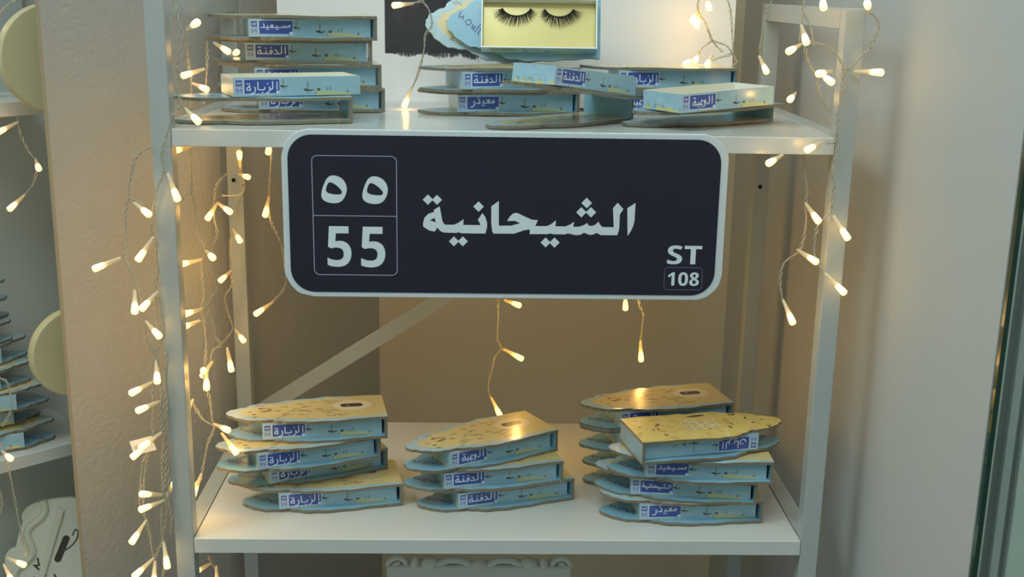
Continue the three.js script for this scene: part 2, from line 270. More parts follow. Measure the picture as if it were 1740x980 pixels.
const panelMap = (() => {
  const [c, g] = canvas(PA.w, PA.h), X = (x) => (x + 0.16) * PA.kx, Zr = (z, r) => r * PA.reg + 230 + z * PA.kx;
  const blob = (r, sx, sz, dx, dz, jitter) => { g.beginPath(); outline.forEach(([x, z], i) => { const a = X(-0.07 + (x + 0.07) * sx + dx + rr(-jitter, jitter)), b = Zr(z * sz + dz + rr(-jitter, jitter), r); i ? g.lineTo(a, b) : g.moveTo(a, b); }); g.closePath(); };
  const mottling = (r, n, cols, al) => { for (let i = 0; i < n; i++) { g.globalAlpha = rr(0.3, 1) * al; g.fillStyle = cols[Math.floor(rnd() * cols.length)]; g.beginPath(); g.ellipse(X(rr(-0.16, 0.005)), Zr(rr(-0.036, 0.036), r), rr(6, 60), rr(4, 26), rr(0, 3), 0, 7); g.fill(); } g.globalAlpha = 1; };
  const scribble = (x, z, r, n, col, s = 1) => { g.strokeStyle = col; g.lineWidth = 3 * s; g.beginPath(); let a = X(x), b = Zr(z, r); g.moveTo(a, b); for (let i = 0; i < n; i++) { a += rr(3, 9) * s; b = Zr(z, r) + rr(-6, 6) * s; g.lineTo(a, b); } g.stroke(); };
  for (let r = 0; r < 3; r++) { g.save(); g.beginPath(); g.rect(0, r * PA.reg, PA.w, PA.reg); g.clip();
    if (r === 0) {   // outside, the map: sand with a pale blue coast
      g.fillStyle = '#a9c6d2'; g.fillRect(0, 0, PA.w, PA.reg); mottling(0, 60, ['#bcd3dc', '#9dbccb'], 0.4);
      g.fillStyle = '#dccb92'; blob(0, 0.93, 0.84, 0.006, -0.0012, 0.0012); g.fill(); g.save(); blob(0, 0.93, 0.84, 0.006, -0.0012, 0.0008); g.clip(); mottling(0, 90, ['#e6d8a6', '#d2bd7e', '#cfae72'], 0.35); g.restore();
      g.fillStyle = '#d8c78c'; g.fillRect(X(-0.03), 0, PA.w, Zr(0.026, 0));
      for (let i = 0; i < 40; i++) { const x = rr(-0.135, -0.045), z = rr(-0.024, 0.022); for (let k = 0; k < 2; k++) scribble(x, z + k * 0.0016, 0, 3 + Math.floor(rnd() * 4), ['#85703f', '#6d5f42', '#925f36'][i % 3], 1.4); }
      g.fillStyle = '#ece3cc'; g.globalAlpha = 0.8; g.beginPath(); g.ellipse(X(-0.031), Zr(-0.006, 0), 118, 84, 0, 0, 7); g.fill(); g.globalAlpha = 1;
      g.fillStyle = '#3d2a1f'; g.beginPath(); g.roundRect(X(-0.043), Zr(-0.0105, 0), 136, 56, 24); g.fill();
      g.strokeStyle = '#e8dcc8'; g.lineWidth = 3; g.strokeRect(X(-0.037), Zr(-0.0078, 0), 14, 16);
      g.fillStyle = '#7c3f24'; g.fillRect(X(-0.122), Zr(-0.009, 0), 26, 18); g.fillStyle = '#4a4630'; g.fillRect(X(-0.128), Zr(0.006, 0), 24, 12);
    } else if (r === 1) {   // inside: sky blue with a handwritten line near the tip
      g.fillStyle = '#82b3ca'; g.fillRect(0, PA.reg, PA.w, PA.reg); mottling(1, 60, ['#90bed2', '#76a8c2', '#9dc4d4'], 0.3);
      g.strokeStyle = '#2b4c8c'; g.lineWidth = 6; g.lineCap = 'round'; g.save(); g.translate(X(-0.139), Zr(-0.010, 1)); g.rotate(0.72); g.scale(1.25, 1.35);
      for (const [x, y, cx, cy, x2, y2] of [[0, -2, 4, 22, 10, 18], [16, 18, 20, -10, 30, 16], [44, 12, 70, 30, 72, 2], [72, 2, 56, -14, 48, 6], [84, 0, 90, 30, 98, 0], [98, 0, 98, 16, 104, 18], [112, -24, 108, 10, 116, 18], [128, -24, 124, 16, 134, 16], [122, -8, 130, -10, 138, -9]]) { g.beginPath(); g.moveTo(x, y); g.quadraticCurveTo(cx, cy, x2, y2); g.stroke(); }
      g.restore();
    } else {   // back: golden map with lines of handwriting and small coloured marks
      g.fillStyle = '#e3cc78'; g.fillRect(0, 2 * PA.reg, PA.w, PA.reg); mottling(2, 130, ['#ecd98c', '#d0b45a', '#bf9c46', '#f0e2a4'], 0.5);
      g.globalAlpha = 0.5; g.fillStyle = '#f2e9c8'; g.fillRect(X(-0.088), Zr(-0.016, 2), 220, 170); g.globalAlpha = 1;
      for (let l = 0; l < 5; l++) for (let k = 0; k < 4; k++) scribble(-0.086 + k * 0.009, -0.012 + l * 0.0055, 2, 5, '#4a3a26', 1.4);
      const cols = ['#8d2f22', '#33402a', '#b86b3a', '#5a3b28'];
      for (let i = 0; i < 18; i++) { g.fillStyle = cols[i % 4]; const left = i % 2; g.beginPath(); g.ellipse(X(left ? rr(-0.14, -0.095) : rr(-0.045, -0.008)), Zr(rr(-0.022, 0.022), 2), rr(10, 20), rr(5, 10), rr(0, 3), 0, 7); g.fill(); }
      g.fillStyle = '#4c2c1a'; g.beginPath(); g.ellipse(X(-0.074), Zr(-0.024, 2), 60, 13, 0.05, 0, 7); g.fill();
    }
    g.restore(); }
  g.fillStyle = '#7d7563'; g.fillRect(0, 1380, PA.w, 160); for (let i = 0; i < 300; i++) { g.fillStyle = rnd() < 0.5 ? '#8d8674' : '#6c6454'; g.fillRect(rr(0, 1024), rr(1380, 1536), rr(4, 30), 3); }
  return tex(c);
})();
M.panel = new THREE.MeshPhysicalMaterial({ map: panelMap, roughness: 0.36, clearcoat: 0.7, clearcoatRoughness: 0.16 });
function panelGeo(up, down, wave = 0) {   // map-shaped card; up / down choose the print (0 map, 1 blue inside, 2 back)
  const s = new THREE.Shape(outline.map(([x, z]) => new THREE.Vector2(x, -z)));
  const g = new THREE.ExtrudeGeometry(s, { depth: PT, bevelEnabled: false }).rotateX(-Math.PI / 2);
  const p = g.attributes.position, n = g.attributes.normal, uv = g.attributes.uv;
  for (let i = 0; i < p.count; i++) {
    const x = p.getX(i), z = p.getZ(i), ny = n.getY(i), row = Math.abs(ny) > 0.5 ? (ny > 0 ? up : down) * PA.reg + 230 + z * PA.kx : 1460;
    uv.setXY(i, (x + 0.16) * PA.kx / PA.w, 1 - row / PA.h);
    if (wave) p.setY(i, p.getY(i) + wave * Math.sin(x * 75 + z * 40 + 0.6) * Math.min(1, -x * 25));
  }
  g.computeVertexNormals(); return g;
}
function cardBox(x0, x1, y0, y1, z0, z1) {   // plain blue-faced card slab with brown edges in the panel atlas
  const g = new THREE.BoxGeometry(x1 - x0, y1 - y0, z1 - z0).translate((x0 + x1) / 2, (y0 + y1) / 2, (z0 + z1) / 2), n = g.attributes.normal, uv = g.attributes.uv, p = g.attributes.position;
  for (let i = 0; i < uv.count; i++) { const side = Math.abs(n.getX(i)) > 0.5; uv.setXY(i, 0.5 + p.getZ(i) * 4, 1 - (side ? 690 + p.getY(i) * 2000 : 1460) / PA.h); }
  return g;
}
const sleeveTop = panelGeo(0, 1, 0.0004), sleeveBottom = panelGeo(1, 2, 0.0004), foldTop = panelGeo(1, 0, 0.0004), foldBottom = panelGeo(0, 1);
const spineGeo = cardBox(-PT, 0, PT, BH - PT, -0.0306, 0.0306);
// tray print: one atlas per place name
const TA = { w: 1024, h: 512 };
function trayMaterial(word) {
  const [c, g] = canvas(TA.w, TA.h), K = 1024 / 1332;
  const grad = (y, h) => { g.fillStyle = '#9fc2cf'; g.fillRect(0, y, TA.w, h); for (let i = 0; i < 70; i++) { g.globalAlpha = 0.12; g.fillStyle = ['#b2cfd9', '#8cb4c5', '#bcd5dd'][i % 3]; g.beginPath(); g.ellipse(rr(0, 1024), y + rr(0, h), rr(20, 120), rr(6, 30), 0, 0, 7); g.fill(); } g.globalAlpha = 1; };
  g.save(); g.beginPath(); g.rect(0, 0, 1024, 158); g.clip(); grad(0, 158); g.scale(K, 158 / 205);
  const boat = (x, y, s) => { g.fillStyle = '#54452f'; g.beginPath(); g.moveTo(x - 42 * s, y - 16 * s); g.quadraticCurveTo(x - 30 * s, y + 10 * s, x + 10 * s, y + 8 * s); g.quadraticCurveTo(x + 40 * s, y + 4 * s, x + 60 * s, y - 10 * s); g.lineTo(x + 4 * s, y - 6 * s); g.lineTo(x - 6 * s, y - 16 * s); g.fill(); g.strokeStyle = '#4b4636'; g.lineWidth = 6 * s; g.beginPath(); g.moveTo(x, y); g.lineTo(x, y - 84 * s); g.stroke(); g.globalAlpha = 0.5; g.strokeStyle = '#8a7a50'; g.beginPath(); g.moveTo(x - 20, y + 24 * s); g.lineTo(x + 34, y + 22 * s); g.stroke(); g.globalAlpha = 1; };
  g.globalAlpha = 0.85; g.fillStyle = '#d2cc92'; g.beginPath(); g.moveTo(840, 205); g.lineTo(856, 160); g.quadraticCurveTo(900, 138, 1000, 156); g.quadraticCurveTo(1120, 158, 1250, 196); g.lineTo(1250, 205); g.fill(); g.globalAlpha = 1;
  g.globalAlpha = 0.75; g.fillStyle = '#c9c48a'; g.beginPath(); g.moveTo(190, 205); g.quadraticCurveTo(320, 180, 500, 205); g.fill(); g.globalAlpha = 1;
  boat(510, 104, 0.95); boat(768, 150, 1.15);
  g.fillStyle = '#3f4738'; g.fillRect(866, 128, 32, 28); g.fillStyle = '#9fb48c'; g.fillRect(876, 136, 10, 8);
  g.strokeStyle = '#5f5a3c'; g.lineWidth = 7; for (const [x, a, b] of [[974, 118, 152], [1006, 104, 150], [1188, 158, 186], [1200, 150, 184], [850, 170, 196], [430, 182, 200], [222, 186, 204]]) { g.beginPath(); g.moveTo(x, a); g.lineTo(x, b); g.stroke(); }
  if (word) {
    g.fillStyle = '#c3d5e9'; g.fillRect(14, 14, 464, 172);
    g.fillStyle = '#3f57a6'; g.fillRect(112, 24, 358, 148); g.fillRect(24, 28, 66, 62); g.fillStyle = '#e6edf5'; g.fillRect(436, 146, 32, 26);
    g.strokeStyle = '#4a60a6'; g.lineWidth = 4; g.strokeRect(26, 100, 64, 74);
    g.lineWidth = 6; g.strokeStyle = '#dfe7f2'; for (const x of [44, 70]) { g.beginPath(); g.ellipse(x, 60, 9, 12, 0.3, 0, 7); g.stroke(); }
    g.fillStyle = '#4a60a6'; g.font = 'bold 56px sans-serif'; g.fillText('55', 27, 157, 60);
    drawSmall(g, word);
  }
  g.restore();
  grad(170, 160); for (let i = 0; i < 9; i++) { g.globalAlpha = 0.8; g.fillStyle = '#d2c98a'; g.beginPath(); g.ellipse(rr(60, 980), 318, rr(40, 90), rr(14, 34), 0, 0, 7); g.fill(); g.globalAlpha = 1; g.fillStyle = '#5f5a3c'; const x = rr(60, 980); g.fillRect(x, 276, 6, 30); g.fillRect(x + 16, 284, 5, 24); }
  g.fillStyle = '#a4cbdb'; g.fillRect(0, 330, 1024, 10);
  g.fillStyle = '#eceeea'; g.fillRect(0, 340, 1024, 172);
  return new THREE.MeshPhysicalMaterial({ map: tex(c), roughness: 0.34, clearcoat: 0.5, clearcoatRoughness: 0.2 });
}
function drawSmall(g, word) {
  if (word !== 'shahaniya') return drawWord(g, WORDS[word], 124, 34, 330, 128);
  g.fillStyle = '#e9eef6'; g.save(); g.translate(124, 40); const k = 330 / 366; g.scale(k, k * 1.15); g.translate(-716, -325);
  for (const rings of SIGN_SHAPES) { g.beginPath(); for (const ring of rings) { ring.forEach(([x, y], i) => (i ? g.lineTo(x, y) : g.moveTo(x, y))); g.closePath(); } g.fill('evenodd'); }
  g.restore();
}
const trayMat = {}; for (const w of [...Object.keys(WORDS), 'shahaniya']) trayMat[w] = trayMaterial(w);
trayMat.plain = trayMaterial(null);
function trayGeo(ox, oy, oz) {   // open tray; (ox, oy, oz) = front left bottom corner
  const P = [], N = [], U = [], t = 0.0013, [L, W, H] = [TL, TW, THH];
  const R = { front: [0, 0, 1024, 158], side: [0, 172, 1024, 328], white: [20, 360, 1000, 500], blue: [4, 331, 40, 338] };
  const quad = (a, b, c, d, r) => {   // a lower left, b lower right, c upper right, d upper left
    const va = new THREE.Vector3(...a), n = new THREE.Vector3(...b).sub(va).cross(new THREE.Vector3(...d).sub(va)).normalize();
    const [x0, y0, x1, y1] = R[r], u = [[x0, y1], [x1, y1], [x1, y0], [x0, y0]].map(([x, y]) => [x / TA.w, 1 - y / TA.h]);
    [a, b, c, d].forEach((p, i) => { if (i === 3) { } }); for (const i of [0, 1, 2, 0, 2, 3]) { const p = [a, b, c, d][i]; P.push(p[0] + ox, p[1] + oy, p[2] + oz); N.push(n.x, n.y, n.z); U.push(...u[i]); }
  };
  quad([0, 0, 0], [L, 0, 0], [L, H, 0], [0, H, 0], 'front'); quad([L, 0, -W], [0, 0, -W], [0, H, -W], [L, H, -W], 'side');
  quad([0, 0, -W], [0, 0, 0], [0, H, 0], [0, H, -W], 'side'); quad([L, 0, 0], [L, 0, -W], [L, H, -W], [L, H, 0], 'side');
  quad([0, 0, -W], [L, 0, -W], [L, 0, 0], [0, 0, 0], 'blue');
  quad([t, t, -t], [L - t, t, -t], [L - t, t, t - W], [t, t, t - W], 'white');
  quad([L - t, t, -t], [t, t, -t], [t, H, -t], [L - t, H, -t], 'white'); quad([t, t, t - W], [L - t, t, t - W], [L - t, H, t - W], [t, H, t - W], 'white');
  quad([t, t, -t], [t, t, t - W], [t, H, t - W], [t, H, -t], 'white'); quad([L - t, t, t - W], [L - t, t, -t], [L - t, H, -t], [L - t, H, t - W], 'white');
  quad([0, H, 0], [L, H, 0], [L - t, H, -t], [t, H, -t], 'white'); quad([t, H, t - W], [L - t, H, t - W], [L, H, -W], [0, H, -W], 'white');
  quad([0, H, -W], [0, H, 0], [t, H, -t], [t, H, t - W], 'white'); quad([L - t, H, t - W], [L - t, H, -t], [L, H, 0], [L, H, -W], 'white');
  const g = new THREE.BufferGeometry(); g.setAttribute('position', new THREE.Float32BufferAttribute(P, 3)); g.setAttribute('normal', new THREE.Float32BufferAttribute(N, 3)); g.setAttribute('uv', new THREE.Float32BufferAttribute(U, 2)); return g;
}
const innerTray = trayGeo(-0.1186, PT + 0.0001, 0.0245), looseTray = trayGeo(-TL / 2, 0, TW / 2);
const goldFloor = boxGeo(-TL / 2 + 0.0016, TL / 2 - 0.0016, 0.0013, 0.004, -TW / 2 + 0.0016, TW / 2 - 0.0016);
function buildBox(word, label, group) {
  const o = thing('lash_box', label, 'box', group);
  part('bottom_panel', sleeveBottom, M.panel, o); part('top_panel', sleeveTop, M.panel, o).position.y = BH - PT;
  part('spine', spineGeo, M.panel, o); part('tray', innerTray, trayMat[word], o);
  return o;
}
const protoBox = {};
function lashBox(word, label, group) {
  if (!protoBox[word]) return (protoBox[word] = buildBox(word, label, group));
  const o = protoBox[word].clone(); o.name = numbered('lash_box'); scene.add(o); o.userData = { label, category: 'box', group }; o.rotation.set(0, 0, 0); return o;
}
const LOCAL = Math.atan2(-0.032, -0.1525);
function place(o, tip, corner, y, flipped) {   // from the plan positions of the tip and of the spine's front corner
  const v = Math.atan2(tip[1] - corner[1], tip[0] - corner[0]);
  const th = flipped ? Math.atan2(-0.032, 0.1525) - v : LOCAL - v;
  const lx = flipped ? 0.1525 : -0.1525, mx = lx / 2, mz = 0.015, c = Math.cos(th), s = Math.sin(th);
  const X = (tip[0] + corner[0]) / 2 - (mx * c + mz * s), Z = (tip[1] + corner[1]) / 2 - (-mx * s + mz * c);
  o.position.set(X, y + (flipped ? BH : 0), Z);
  o.rotation.set(0, th, flipped ? Math.PI : 0, 'YXZ');
  return o;
}
const turnBox = (o, x, y, z, th) => { o.position.set(x, y, z); o.rotation.set(0, th, 0, 'YXZ'); return o; };
const spineAt = (cx, cz, th) => [cx - 0.031 * Math.sin(th), cz - 0.031 * Math.cos(th)];   // spine centre from its front corner

// lower shelf, left stack
const GL = 'eyelash boxes stacked on the lower shelf';
place(lashBox('zubara', 'blue lash box at the bottom of the left stack on the lower shelf', GL), [-0.249, -0.073], [-0.094, -0.072], 0.0007);
place(lashBox('zubara', 'blue lash box second from the bottom of the lower shelf left stack', GL), [-0.262, -0.072], [-0.111, -0.108], 0.0007 + BH);
place(lashBox('zubara', 'blue lash box second from the top of the lower shelf left stack', GL), [-0.268, -0.055], [-0.116, -0.083], 0.0007 + 2 * BH);
place(lashBox('zubara', 'map-topped lash box on top of the left stack on the lower shelf', GL), [-0.263, -0.083], [-0.109, -0.078], 0.0007 + 3 * BH);
// middle stack
place(lashBox('dafna', 'blue lash box at the bottom of the middle stack on the lower shelf', GL), [-0.079, -0.071], [0.075, -0.088], 0.0007);
place(lashBox('dafna', 'blue lash box in the middle of the three-box stack on the lower shelf', GL), [-0.092, -0.069], [0.063, -0.078], 0.0007 + BH);
place(lashBox('wajba', 'map-topped lash box turned at an angle on top of the middle stack', GL), [-0.090, -0.054], [0.060, -0.104], 0.0007 + 2 * BH);
// right stacks
place(lashBox('muaither', 'blue lash box at the bottom of the front right stack, lower shelf', GL), [0.097, -0.059], [0.253, -0.037], 0.0007);
place(lashBox('shahaniya', 'blue lash box second from the bottom of the front right stack', GL), [0.0925, -0.074], [0.244, -0.027], 0.0007 + BH);
place(lashBox('mesaieed', 'blue lash box directly under the upside-down golden box', GL), [0.103, -0.060], [0.257, -0.024], 0.0007 + 2 * BH);
place(lashBox('rayyan', 'upside-down golden lash box with handwriting on top of the front right stack', GL), [0.271, -0.076], [0.131, -0.012], 0.0022 + 3 * BH, true);
place(lashBox('dafna', 'lash box at the bottom of the rear right stack, mostly hidden', GL), [0.088, -0.134], [0.244, -0.134], 0.0007);
place(lashBox('dafna', 'lash box second from the bottom of the rear right stack', GL), [0.086, -0.128], [0.243, -0.132], 0.0007 + BH);
place(lashBox('zubara', 'lash box second from the top of the rear right stack', GL), [0.081, -0.118], [0.238, -0.124], 0.0007 + 2 * BH);
place(lashBox('wajba', 'map-topped lash box on top of the rear right stack', GL), [0.081, -0.119], [0.238, -0.124], 0.0007 + 3 * BH);
// upper shelf
const GU = 'eyelash boxes on the upper shelf', US = H2 + 0.0007;
[['zubara', -0.1135, -0.152, 0.24, 'lash box at the bottom of the four-box stack, upper shelf left'], ['dafna', -0.1165, -0.151, 0.2, 'lash box second from the bottom of the upper shelf left stack'],
  ['dafna', -0.1250, -0.150, 0.13, 'blue lash box second from the top of the upper shelf left stack'], ['mesaieed', -0.1200, -0.149, 0.3, 'blue lash box on top of the upper shelf left stack']].forEach(([w, x, z, th, label], i) => {
  const [sx, sz] = spineAt(x, z, th); turnBox(lashBox(w, label, GU), sx, US + i * BH, sz, th);
});
{ const th = 0.2, [x, z] = spineAt(0.0740, -0.150, th); turnBox(lashBox('muaither', 'blue lash box lying on the upper shelf under the standing lash display', GU), x, US, z, th); }
turnBox(lashBox('dafna', 'blue lash box carrying the standing open box with two eyelashes', GU), 0.064, US + BH, -0.185, 0.36);
{ const th = 0.1, [x, z] = spineAt(0.2320, -0.178, th); turnBox(lashBox('wajba', 'hidden lower lash box behind the open tray at the upper shelf right', GU), x, US, z, th); turnBox(lashBox('zubara', 'blue lash box behind the open tray at the upper shelf right', GU), x, US + BH, z, th); }

// opened-out sleeves with a loose tray lying on each
const GS = 'empty opened sleeves on the upper shelf', GT = 'loose open trays on the upper shelf';
function sleeve(label, h) {
  const o = thing('empty_sleeve', label, 'sleeve', GS);
  const b = part('lower_panel', foldBottom, M.panel, o), t = part('upper_panel', foldTop, M.panel, o); t.position.y = h - PT;
  const s = part('spine', cardBox(-PT, 0, PT, h - PT, -0.0306, 0.0306), M.panel, o);
  return { o, b, t, s };
}
function tray(word, label) {
  const o = thing('lash_tray', label, 'tray', GT);
  part('tray_body', looseTray, trayMat[word], o); part('gold_insert', goldFloor, M.gold, o);
  return o;
}
function setBasis(o, corner, u, w, lx, lz) {   // u: along the length, w: to the back; the local point (lx, 0, lz) lands on the corner
  const x = new THREE.Vector3(...u).normalize(), z = new THREE.Vector3(...w).normalize().negate(), y = new THREE.Vector3().crossVectors(z, x).normalize(); z.crossVectors(x, y);
  o.quaternion.setFromRotationMatrix(new THREE.Matrix4().makeBasis(x, y, z));
  o.position.set(...corner).addScaledVector(x, -lx).addScaledVector(z, -lz); return o;
}
{ // left: flat
  const a = sleeve('empty sleeve under the open tray at the upper shelf left', BH); turnBox(a.o, -0.1425, US, -0.087, 0.27);
  const t = tray('zubara', 'open blue tray lying in front of the upper shelf left stack'); setBasis(t, [-0.2335, US + BH + 0.0006, -0.034], [0.914, 0, -0.407], [-0.407, 0, -0.914], -TL / 2, TW / 2);
}
{ // middle: tilted
  const a = sleeve('tilted empty sleeve with a slanting tray near the middle of the upper shelf', BH);
  a.o.position.set(0.1005, US, -0.129); a.o.rotation.y = 0.72;
  const inv = new THREE.Matrix4();
  a.o.updateMatrixWorld(true); inv.copy(a.o.matrixWorld).invert();
  const C = [0.041, US + 0.0385, -0.02], u = [0.70, -0.126, -0.70], w = [-0.707, 0, -0.707];
  const tmp = new THREE.Object3D(); setBasis(tmp, C, u, w, -0.1186, 0.0245); tmp.updateMatrix();
  const n = new THREE.Vector3(0, 1, 0).applyQuaternion(tmp.quaternion); tmp.position.addScaledVector(n, -PT - 0.0007); tmp.updateMatrix();
  inv.multiply(tmp.matrix).decompose(a.t.position, a.t.quaternion, a.t.scale);
  const t = tray('dafna', 'slanting open blue tray resting on the tilted sleeve beside the stacked boxes'); setBasis(t, C, u, w, -TL / 2, TW / 2);
}
{ // right
  const a = sleeve('empty sleeve under the open tray at the upper shelf right', 0.0180); place(a.o, [0.099, -0.063], [0.262, -0.118], US);
  a.t.position.x += 0.002; a.t.position.z += 0.012; a.t.rotation.z = 0.026;
  const t = tray('wajba', 'open pale blue tray holding a lash at the upper shelf right'); setBasis(t, [0.1515, US + 0.0158, -0.0235], [0.83, 0.027, -0.55], [-0.55, 0, -0.83], -TL / 2, TW / 2);
}
// the standing open box with two eyelashes
const standing = new THREE.Object3D();
{
  const q = new THREE.Quaternion().setFromEuler(new THREE.Euler(THREE.MathUtils.degToRad(70), -0.03, 0.012, 'YXZ'));
  standing.quaternion.copy(q); standing.position.set(0.0975, H2 + 0.0792, -0.2005); standing.updateMatrixWorld(true);
  const o = thing('open_lash_box', 'standing open lash box with golden insert showing two eyelashes', 'box');
  o.quaternion.copy(q); o.position.copy(standing.position);
  const f = part('front_panel', panelGeo(1, 0), M.panel, o); f.scale.z = 1.1; f.position.set(-0.001, 0, -0.0048);
  const b = part('rear_panel', panelGeo(0, 1), M.panel, o); b.position.set(-0.023, -0.0085, -0.0075); b.scale.z = 1.15;
  part('spine', cardBox(-0.005, -0.003, -0.0063, 0, -0.028, 0.028), M.panel, o);
  part('tray', innerTray, trayMat.plain, o);
  part('gold_insert', boxGeo(-0.1186 + 0.0016, -0.0051 - 0.0016, PT + 0.0014, PT + 0.005, -0.0255 + 0.0016, 0.0245 - 0.0016), M.gold, o);
  const [c, g] = canvas(256, 48); g.fillStyle = '#a9c3c8'; g.fillRect(0, 0, 256, 48); g.fillStyle = '#3a4648'; for (let i = 0; i < 60; i++) g.fillRect(8 + i * 4, 6, rr(1, 3), 36);
  const bc = part('barcode_sticker', new THREE.BoxGeometry(0.029, 0.006, 0.0002).translate(-0.096, PT + 0.0095, 0.0246), new THREE.MeshStandardMaterial({ map: tex(c), roughness: 0.5 }), o); bc.userData.label = 'printed barcode sticker';
}
// ------------------------------------------------------------------ false eyelashes
function hairGeo(p0, p1, p2, r) {   // one tapering hair
  const c = new THREE.QuadraticBezierCurve3(p0, p1, p2), n = 5, P = [], I = [], S = 3;
  for (let i = 0; i <= n; i++) { const t = i / n, p = c.getPoint(t), d = c.getTangent(t), a = new THREE.Vector3(0, 1, 0).cross(d).normalize(), b = d.clone().cross(a), rad = r * (1 - t * 0.85);
    for (let k = 0; k < S; k++) { const q = k / S * 6.283; const v = p.clone().addScaledVector(a, rad * Math.cos(q)).addScaledVector(b, rad * Math.sin(q)); P.push(v.x, v.y, v.z); } }
  for (let i = 0; i < n; i++) for (let k = 0; k < S; k++) { const a = i * S + k, b = i * S + (k + 1) % S; I.push(a, b, a + S, b, b + S, a + S); }
  const g = new THREE.BufferGeometry(); g.setAttribute('position', new THREE.Float32BufferAttribute(P, 3)); g.setIndex(I); g.computeVertexNormals(); return g;
}
const V = (x, y, z) => new THREE.Vector3(x, y, z);
function makeLash(label, mirror, group) {   // lies in the xz plane, hairs to +z; band is an arc sagging to +z
  const o = thing('false_eyelash', label, 'eyelash', group), W = 0.0165;
  const arc = (t) => { const a = Math.PI * (0.1 + 0.8 * t); return V(-W * Math.cos(a) * 0.88, 0.0004, 0.011 * Math.sin(a)); };
  const band = new THREE.CatmullRomCurve3(Array.from({ length: 13 }, (_, i) => arc(i / 12)));
  part('lash_band', new THREE.TubeGeometry(band, 30, 0.00035, 6), M.lash, o);
  const hs = [];
  for (let i = 0; i < 150; i++) {
    const t = (i + rnd()) / 150, p = arc(t), out = mirror ? t : 1 - t, len = 0.0065 + 0.004 * Math.sin(Math.PI * (0.15 + 0.7 * out)) + 0.003 * out + rr(-0.002, 0.0014), ang = (t - 0.5) * 1.9 + rr(-0.25, 0.25) + (mirror ? 0.15 : -0.15);
    const d = V(Math.sin(ang), 0, Math.cos(ang)); const up = rr(0.0005, 0.003);
    hs.push(hairGeo(p, p.clone().addScaledVector(d, len * 0.55).add(V(0, up * 0.4, 0)), p.clone().addScaledVector(d, len).add(V(rr(-0.001, 0.001), up, 0)), 0.00022));
  }
  part('hairs', mergeGeometries(hs), M.lash, o);
  return o;
}
{
  const gl = 'false eyelashes in the standing open box';
  const put = (o, x, z) => { o.position.copy(V(x, PT + 0.0053, z).applyMatrix4(standing.matrixWorld)); o.quaternion.copy(standing.quaternion); };
  put(makeLash('false eyelash on the left half of the golden insert', false, gl), -0.0845, -0.0222);
  put(makeLash('false eyelash on the right half of the golden insert', true, gl), -0.0425, -0.0218);
  const l = makeLash('dark false eyelash lying inside the open tray at upper shelf right', true); const c = [0.180, US + 0.0222, -0.0845]; l.position.set(...c); l.rotation.y = 0.58;
}

// ------------------------------------------------------------------ ornate frame under the lower shelf
{
  const f = thing('ornate_frame', 'white ornate picture frame with scrolled top under the lower shelf', 'picture frame');
  const w = 0.1, y0 = -H2, yt = -0.137; f.position.set(-0.018, y0 + 0.0036, -0.205);
  const h = yt - y0;
  const ring = new THREE.Shape([[-w, 0], [w, 0], [w, h], [-w, h]].map((p) => new THREE.Vector2(...p)));
  ring.holes.push(new THREE.Path([[-w + 0.028, 0.028], [-w + 0.028, h - 0.028], [w - 0.028, h - 0.028], [w - 0.028, 0.028]].map((p) => new THREE.Vector2(...p))));
  part('frame_border', new THREE.ExtrudeGeometry(ring, { depth: 0.012, bevelEnabled: true, bevelSize: 0.003, bevelThickness: 0.003, bevelSegments: 3 }).translate(0, 0, -0.006), M.plaster, f);
  part('backing', boxGeo(-w + 0.02, w - 0.02, 0.02, h - 0.02, -0.006, -0.003), M.darkGrey, f);
  const top = []; for (let i = 0; i <= 60; i++) { const x = -0.099 + 0.198 * i / 60, a = Math.abs(x); top.push([x, h + (a > 0.08 ? 0.006 : a > 0.05 ? 0.005 : a > 0.012 ? -0.001 + 0.007 * Math.sin((a - 0.012) / 0.038 * Math.PI * 0.8) : 0.002) - (a > 0.094 ? (a - 0.094) * 1.2 : 0)]); }
  part('crest_panel', new THREE.ExtrudeGeometry(new THREE.Shape([[-0.099, h - 0.012], ...top, [0.099, h - 0.012]].map((p) => new THREE.Vector2(...p))), { depth: 0.006, bevelEnabled: true, bevelSize: 0.001, bevelThickness: 0.001, bevelSegments: 2 }).translate(0, 0, -0.004), M.plaster, f);
  const scroll = (x, y, r, tr, sgn) => { const pts = []; for (let i = 0; i <= 40; i++) { const t = i / 40, a = sgn * (t * 8.2) + (sgn > 0 ? 0 : Math.PI), q = r * (1 - 0.8 * t); pts.push(V(x + q * Math.cos(a), y + q * Math.sin(a), 0.004)); } return new THREE.TubeGeometry(new THREE.CatmullRomCurve3(pts), 60, tr, 8); };
  for (const s of [-1, 1]) {
    part('scroll', scroll(s * 0.090, h + 0.001, 0.0118, 0.0034, s), M.plaster, f);
    part('leaf', new THREE.SphereGeometry(0.009, 16, 12).scale(0.55, 1.05, 0.6).rotateZ(s * 0.15).translate(s * 0.072, h + 0.003, 0.004), M.plaster, f);
    part('leaf', new THREE.SphereGeometry(0.01, 16, 12).scale(1.0, 0.75, 0.6).rotateZ(-s * 0.35).translate(s * 0.056, h + 0.004, 0.004), M.plaster, f);
    const pts = Array.from({ length: 20 }, (_, i) => { const t = i / 19; return V(s * (0.005 + 0.042 * t), h - 0.003 + 0.012 * Math.sin(Math.PI * (0.06 + 0.8 * t)) , 0.004); });
    part('garland', new THREE.TubeGeometry(new THREE.CatmullRomCurve3(pts), 40, 0.0042, 10), M.plaster, f);
  }
  part('crest', new THREE.SphereGeometry(0.009, 18, 12).scale(1, 0.95, 0.7).translate(0, h + 0.002, 0.005), M.plaster, f);
}

